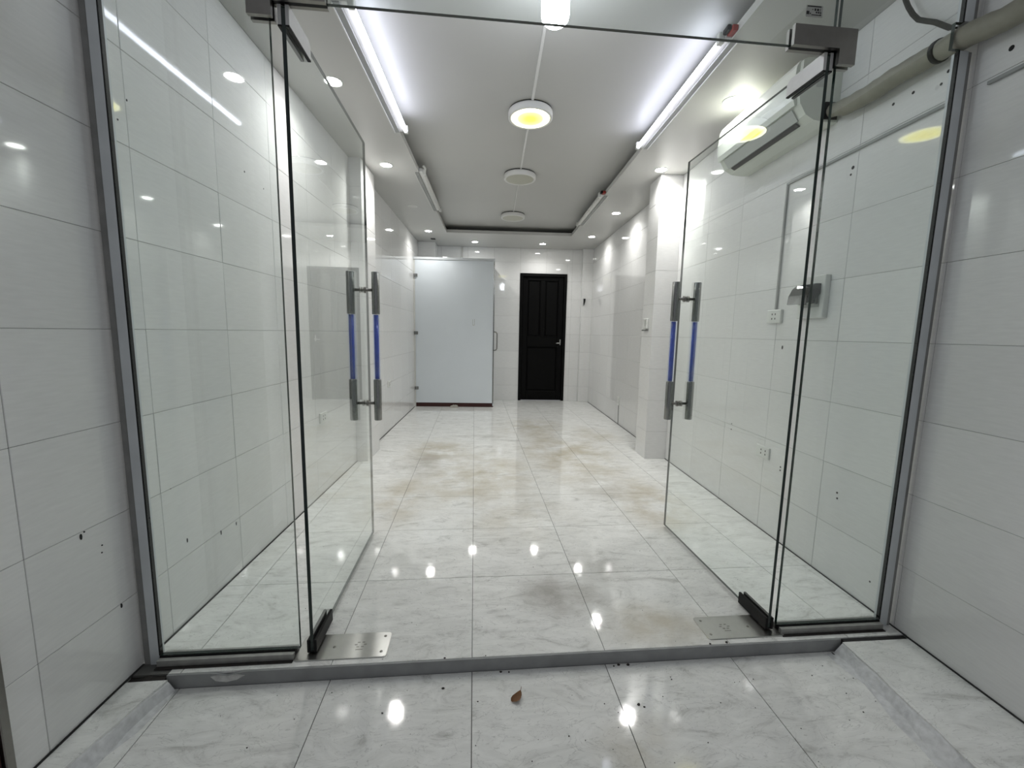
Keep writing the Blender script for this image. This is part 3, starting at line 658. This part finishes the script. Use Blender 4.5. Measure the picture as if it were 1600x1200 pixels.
# ------------------------------------------------------------------ back: door, cubicle
b = (DN0, UB, 0); d = link('door_1', None, None, rw(*b), -TH); struct(d, 'black painted panel door in the back wall with a small lever handle'); d.empty_display_size = .2
mb = MB(b)
for (a, c, e, f) in ((DN0 + .001, DN0 + .05, .0, DZ - .001), (DN1 - .05, DN1 - .001, .0, DZ - .001), (DN0 + .05, DN1 - .05, DZ - .05, DZ - .001)): mb.box(a, c, UB - .012, UB + .10, e + .001, f, ch=.002)
part('frame', mb, M_DOOR, d)
part('hinge_leaf', MB(b).box(DN0 + .052, DN1 - .052, UB + .045, UB + .085, .006, DZ - .052), M_DOOR, d)
mb = MB(b); x0, x1 = DN0 + .053, DN1 - .053; xm = .853; y0, y1 = UB + .022, UB + .0445
for (a, c, e, f) in ((x0, x0 + .085, .006, DZ - .053), (x1 - .085, x1, .006, DZ - .053), (xm - .04, xm + .04, 1.13, 2.085), (x0 + .085, x1 - .085, 2.085, DZ - .053), (x0 + .085, x1 - .085, .95, 1.13), (x0 + .085, x1 - .085, .006, .17)): mb.box(a, c, y0, y1, e, f, ch=.004)
part('rails_and_stiles', mb, M_DOOR, d)
for (a, c, e, f) in ((x0 + .10, xm - .055, 1.145, 2.07), (xm + .055, x1 - .10, 1.145, 2.07), (x0 + .10, x1 - .10, .185, .935)):
    part('panel', MB(b).box(a, c, UB + .030, UB + .0448, e, f, ch=.010), M_DOOR, d)
for (a, c) in ((x0 + .09, xm - .045), (xm + .045, x1 - .09)): part('moulding', MB(b).box(a, c, UB + .015, UB + .0215, 1.128, 1.142, ch=.002), M_DOOR, d)
hd = part('lever_handle', MB(b).box(1.166, 1.186, UB + .012, UB + .0215, .985, 1.085, ch=.003).tube([(1.176, UB + .012, 1.022), (1.176, UB - .03, 1.022), (1.165, UB - .038, 1.022), (1.095, UB - .038, 1.018)], .008, 10), M_STEEL, d, 'stainless lever handle')
b = (-0.6, 6.45, 0); cb = thing('cubicle', 'white panel cubicle in the back left corner with steel hinges and dark red plinth', 'cubicle', b)
part('front_panel', MB(b).box(-1.200, -.004, 6.450, 6.462, .066, 2.262, ch=.001), M_LAM, cb)
part('top_rail', MB(b).box(-1.2205, .016, 6.440, 6.476, 2.264, 2.300, ch=.002), M_ALU, cb, 'aluminium top rail')
part('wall_post', MB(b).box(-1.2205, -1.203, 6.452, 6.475, .0, 2.263), M_PLAST, cb, 'white post on the wall')
part('side_panel', MB(b).box(.001, .013, 6.464, 7.165, .02, 2.262, ch=.001), M_LAM, cb)
part('edge_profile', MB(b).box(-.002, .014, 6.446, 6.463, .066, 2.262), M_GUN, cb, 'dark edge profile')
part('plinth', MB(b).box(-1.2205, .012, 6.470, 6.50, .0005, .066), M_RED, cb, 'dark red plinth')
for z in (2.026, 1.157, .298):
    h = part('hinge', MB(b).box(-1.2215, -1.203, 6.436, 6.4515, z - .024, z + .024, ch=.002).box(-1.201, -1.160, 6.436, 6.4495, z - .024, z + .024, ch=.002), M_GUN, cb, 'small steel glass hinge')
part('pull_handle', MB(b).tube([(.0135, 6.56, 1.195), (.045, 6.56, 1.190), (.062, 6.56, 1.165), (.062, 6.56, .93), (.045, 6.56, .905), (.0135, 6.56, .900)], .010, 10), M_STEELD, cb, 'steel U-shaped pull handle')
part('tape_mark', MB(b).box(-.323, -.317, 6.4485, 6.4499, 1.29, 1.38).box(-.296, -.288, 6.4485, 6.4499, 1.33, 1.385).box(-.316, -.297, 6.4485, 6.4499, 1.285, 1.295).box(-.296, -.289, 6.4485, 6.4499, 1.29, 1.325), M_ACG, cb, 'faint grey tape residue')
b = (-.60, 6.40, 0); mb = MB(b); random.seed(5)
gx = [-.67 + .14 * k / 7 for k in range(8)]; gy = [6.37 + .07 * k / 3 for k in range(4)]
vv = [[mb._v((x, y, .001 + (random.uniform(.005, .045) if 0 < i < 7 and 0 < j < 3 else 0))) for i, x in enumerate(gx)] for j, y in enumerate(gy)]
for j in range(3):
    for i in range(7): mb.face([vv[j][i], vv[j][i + 1], vv[j + 1][i + 1], vv[j + 1][i]])
single('paper_scrap', mb, M_PAPER, 'crumpled grey paper scrap on the floor at the cubicle foot', 'scrap', b)
b = (1.551, 7.069, 1.69); single('wall_hook', MB(b).prism([(1.535, 1.785), (1.566, 1.785), (1.563, 1.74), (1.548, 1.69), (1.537, 1.665)], 1, 7.044, 7.069), M_BLACK, 'small black tapered hook on the back corner pillar', 'hook', b)
b = (-.54, 7.155, 2.3); single('cable', MB(b).tube([(-.545, 7.16, 2.609), (-.548, 7.158, 2.52), (-.562, 7.155, 2.42), (-.575, 7.15, 2.25)], .006, 8).tube([(-.535, 7.16, 2.609), (-.532, 7.158, 2.45), (-.530, 7.15, 2.25)], .005, 8), M_WTRUNK, 'pair of thin white cables hanging behind the cubicle top', 'cable', b)

# ------------------------------------------------------------------ right wall: air conditioner, pipe, cables, sockets
b = (NR, 2.44, 2.25); ac = thing('air_conditioner', 'white split air conditioner high on the right wall behind the open glass door', 'air conditioner', b)
A0, A1 = 2.09, 2.80
body = [(NR - .001, 2.530), (1.505, 2.530), (1.482, 2.520), (1.476, 2.36), (1.482, 2.325), (1.515, 2.275), (1.56, 2.250), (1.63, 2.243), (NR - .001, 2.245)]
part('body', MB(b).prism(body, 1, A0, A1), M_ACW, ac)
fp = [(1.505, 2.533), (1.476, 2.524), (1.464, 2.50), (1.457, 2.42), (1.460, 2.35), (1.468, 2.322), (1.4765, 2.322), (1.4755, 2.36), (1.4815, 2.520), (1.504, 2.5305)]
part('front_panel', MB(b).prism(fp, 1, A0 + .02, A1 - .002), M_ACW, ac, 'smooth cream front panel')
part('louver', MB(b).prism([(1.482, 2.318), (1.519, 2.268), (1.5135, 2.2655), (1.4765, 2.3155)], 1, A0 + .05, A1 - .05), M_ACG, ac, 'grey louver flap')
part('outlet_slot', MB(b).prism([(1.521, 2.267), (1.545, 2.2535), (1.542, 2.2505), (1.517, 2.264)], 1, A0 + .07, A1 - .07), M_DARK, ac, 'dark air outlet slot')
part('side_label', MB(b).box(1.555, 1.60, A0 - .0008, A0 - .0002, 2.40, 2.47), M_ACG, ac, 'faded side label')
part('pipe_port', MB(b).prism([(1.600, 2.255), (1.675, 2.255), (1.675, 2.325), (1.660, 2.335), (1.610, 2.335), (1.600, 2.325)], 1, A0 - .002, A0 - .0002), M_DARK, ac, 'dark pipe port')
pp = [(1.638, A0 - .014, 2.290), (1.634, 1.98, 2.262), (1.632, 1.85, 2.252), (1.632, 1.75, 2.256), (1.634, 1.65, 2.250), (1.634, 1.56, 2.246), (1.632, 1.47, 2.236), (1.632, 1.38, 2.216), (1.632, 1.1, 2.20), (1.632, .62, 2.19)]
pts = []
for i in range(len(pp) - 1):
    for k in range(4): t = k / 4; pts.append(tuple(pp[i][j] * (1 - t) + pp[i + 1][j] * t for j in range(3)))
pts.append(pp[-1]); random.seed(9)
b = (1.633, 1.4, 2.25); pi = thing('insulated_pipe', 'fat tape-wrapped insulated pipe running along the upper right wall', 'pipe', b)
part('wrapping', MB(b).tube(pts, [.030] * 3 + [.0375 + random.uniform(-.002, .002) for _ in pts[3:]], 14), M_TAPE, pi)
part('cable_tie', MB(b).tube([(1.634, 1.590, 2.248), (1.634, 1.574, 2.247)], .0405, 18), M_BLACK, pi, 'black tie around the pipe')
b = (1.60, 1.58, 2.30)
single('cable', MB(b).tube([(1.640, 1.775, 2.609), (1.640, 1.755, 2.543), (1.640, 1.738, 2.505), (1.640, 1.715, 2.463), (1.640, 1.688, 2.425), (1.640, 1.655, 2.398), (1.640, 1.620, 2.370), (1.640, 1.590, 2.340), (1.640, 1.562, 2.312), (1.640, 1.540, 2.302), (1.640, 1.526, 2.312), (1.640, 1.521, 2.345), (1.640, 1.522, 2.40), (1.640, 1.522, 2.609)], .0085, 10), M_CABLE, 'dark cable drooping onto the wrapped pipe by the right jamb', 'cable', b)
def trunk(label, boxes, base):
    mb = MB(base)
    for q in boxes: mb.box(*q, ch=.001)
    return single('cable_trunking', mb, M_TRUNK, label, 'trunking', base)
trunk('thin grey cable trunking along the right wall turning down to a socket', [(NR - .012, NR - .0006, 1.552, 2.404, 2.054, 2.066), (NR - .0118, NR - .0006, 2.392, 2.404, 1.352, 2.0535)], (NR, 2.4, 1.352))
trunk('thin grey cable trunking on the outer right wall, outside the glass', [(NR - .012, NR - .0006, .60, 1.44, 2.054, 2.066)], (NR, 1.0, 2.05))
b = (NR, 1.56, 2.06); single('cable_clip', MB(b).box(NR - .022, NR - .0006, 1.535, 1.551, 2.046, 2.078, ch=.002), M_TRUNK, 'small grey cable clip just inside the right jamb', 'clip', b)
def socket(name, n, u, z, w, h, side, pins, label, th=.012):
    b = (n, u, z); o = thing(name, label, 'socket', b)
    s = -side
    lo, hi = sorted((n + s * .0005, n + s * th))
    part('plate', MB(b).box(lo, hi, u - w / 2, u + w / 2, z - h / 2, z + h / 2, ch=.003), M_PLAST, o)
    x0, x1 = sorted((n + s * th, n + s * (th + .0006)))
    for du, dz in pins:
        part('pin_hole', MB(b).box(x0, x1, u + du - .0035, u + du + .0035, z + dz - .005, z + dz + .005), M_DARK, o)
P4 = [(-.016, -.012), (-.016, .012), (.016, -.012), (.016, .012)]
socket('wall_socket', NR, 2.398, 1.310, .120, .078, 1, [(-.015, .013), (-.015, -.013), (.012, .013), (.012, -.013)], 'white socket at the end of the grey trunking on the right wall', .018)
socket('wall_socket', NR, 2.392, .484, .118, .072, 1, [(-.03, .012), (-.03, -.010), (.01, .012), (.01, -.010)], 'white twin socket low on the right wall behind the open glass door')
socket('wall_socket', NL, 2.965, .555, .118, .075, -1, P4, 'white twin socket low on the left wall behind the open glass door')
socket('wall_socket', NR, 5.313, .31, .075, .11, 1, [(0, .015), (0, -.015)], 'small white socket low on the right wall behind the pillar')
socket('wall_socket', NL, 4.86, .56, .118, .075, -1, P4, 'white socket low on the left wall before the cubicle')
b = (NR, 5.313, .0); single('cable_trunking', MB(b).box(NR - .008, NR - .0006, 5.300, 5.310, .004, .253), M_TRUNK, 'short grey trunking rising from floor to the small socket behind the pillar', 'trunking', b)
b = (1.477, 3.93, 1.29); sw = thing('switch_box', 'small white switch box on the side of the right pillar', 'switch', b)
part('box', MB(b).box(1.455, 1.4765, 3.88, 3.96, 1.245, 1.345, ch=.004), M_PLAST, sw); part('rocker', MB(b).box(1.452, 1.4548, 3.90, 3.92, 1.27, 1.33, ch=.001), M_ACG, sw, 'grey rocker')
part('bracket', MB(b).box(1.452, 1.4765, 3.875, 3.99, 1.226, 1.240, ch=.003), M_GUN, sw, 'dark bracket under the box')
b = (NR, 2.10, 1.40); bx = thing('breaker_box', 'white breaker box with lifted smoked lid on the right wall by the glass edge', 'breaker box', b)
q = [(2.022, 1.290), (2.195, 1.290), (2.195, 1.478), (2.022, 1.505)]
part('back_plate', MB(b).box(NR - .030, NR - .0005, 2.020, 2.196, 1.290, 1.505, ch=.003), M_PLAST, bx)
part('recess', MB(b).box(NR - .0315, NR - .0303, 2.045, 2.172, 1.345, 1.455), M_ACG, bx, 'grey breaker bay')
for k in range(4): part('breaker', MB(b).box(NR - .050, NR - .032, 2.052 + k * .029, 2.079 + k * .029, 1.360, 1.440, ch=.002), M_ACG if k % 2 else M_GUN, bx)
lid = [(NR - .034, 1.462), (NR - .060, 1.462), (NR - .080, 1.444), (NR - .098, 1.405), (NR - .103, 1.362), (NR - .099, 1.360), (NR - .094, 1.403), (NR - .077, 1.439), (NR - .059, 1.457), (NR - .034, 1.457)]
part('lid', MB(b).prism(lid, 1, 2.042, 2.176), M_SMOKE, bx, 'curved smoked plastic lid, open')
sd = [(NR - .034, 1.461), (NR - .060, 1.461), (NR - .079, 1.443), (NR - .097, 1.405), (NR - .102, 1.363), (NR - .07, 1.37), (NR - .034, 1.41)]
part('lid_cheek', MB(b).prism(sd, 1, 2.0385, 2.0415), M_SMOKE, bx); part('lid_cheek', MB(b).prism(sd, 1, 2.1765, 2.1795), M_SMOKE, bx)

# ------------------------------------------------------------------ outside left: shutter guide at the wall end, leaf, crumbs
b = (NL, .95, -.05); g = thing('shutter_guide_rail', 'dark steel shutter guide rail at the street end of the left wall', 'guide rail', b)
part('rail', MB(b).box(NL - .002, NL + .020, .955, .976, -.049, 2.6, ch=.002).box(NL - .002, NL + .020, .900, .921, -.049, 2.6, ch=.002).box(NL - .004, NL + .004, .921, .955, -.049, 2.6), M_STEELD, g)
part('guide_lining', MB(b).box(NL + .0045, NL + .012, .924, .952, -.048, 2.6), M_RED, g, 'dark red lining')
b = (.150, 1.242, -.049); mb = MB(b)
cen = [(.168, 1.268, .006), (.166, 1.258, .009), (.162, 1.249, .0095), (.156, 1.240, .009), (.148, 1.233, .008), (.140, 1.229, .006), (.134, 1.229, .003)]
wd = [.0006, .005, .0092, .0125, .0140, .011, .004]; L_ = []; Rr = []; Cn = []
for (x, y, z), w in zip(cen, wd):
    Cn.append(mb._v((x, y, -.049 + z * .7))); L_.append(mb._v((x - w * .75, y + w * .65, -.049 + z + w * .35))); Rr.append(mb._v((x + w * .75, y - w * .65, -.049 + z + w * .25)))
for k in range(6): mb.face([L_[k], Cn[k], Cn[k + 1], L_[k + 1]], 0, True); mb.face([Cn[k], Rr[k], Rr[k + 1], Cn[k + 1]], 0, True)
mb.tube([(.168, 1.268, -.0445), (.171, 1.276, -.043), (.172, 1.284, -.044)], .0008, 6)
single('dry_leaf', mb, M_LEAF, 'curled dry brown leaf lying on the outer floor tiles below the step', 'leaf', b, room=False)
mb = MB((0, 1.2, -.05)); random.seed(21)
for (x, y, r, z) in [(.105, 1.357, .005, -.05), (.135, 1.353, .004, -.05), (.55, 1.357, .006, -.05), (.53, 1.353, .004, -.05), (.585, 1.355, .007, -.05), (.56, 1.19, .006, -.05), (.575, 1.18, .004, -.05), (-.10, 1.30, .005, -.05), (-.29, 1.22, .004, -.05),
                      (.02, 1.24, .003, -.05), (.72, 1.28, .003, -.05), (.30, 1.10, .003, -.05), (1.25, 1.26, .003, -.05), (1.42, 1.345, .012, -.05), (.92, 1.377, .005, 0), (.99, 1.380, .006, 0), (-.1, 1.377, .004, 0), (.05, 1.378, .003, 0)] + \
                     [(random.uniform(-.95, 1.4), random.uniform(.95, 1.34), random.uniform(.0012, .0028), -.05) for _ in range(60)] + [(random.uniform(-.9, 1.5), random.uniform(1.38, 2.4), random.uniform(.001, .0022), 0) for _ in range(40)]:
    p = [(x + r * random.uniform(.6, 1.1) * math.cos(k * 1.05), y + r * random.uniform(.4, .9) * math.sin(k * 1.05)) for k in range(6)]
    mb.prism(p, 2, z + .0003, z + .0003 + r * .5)
o = link('debris', mb.mesh('debris', M_DIRT), None, (0, 1.2, -.05)); o['kind'] = 'stuff'; o['label'] = 'dark crumbs and grit scattered on the tiles around the step'; o['category'] = 'dirt'
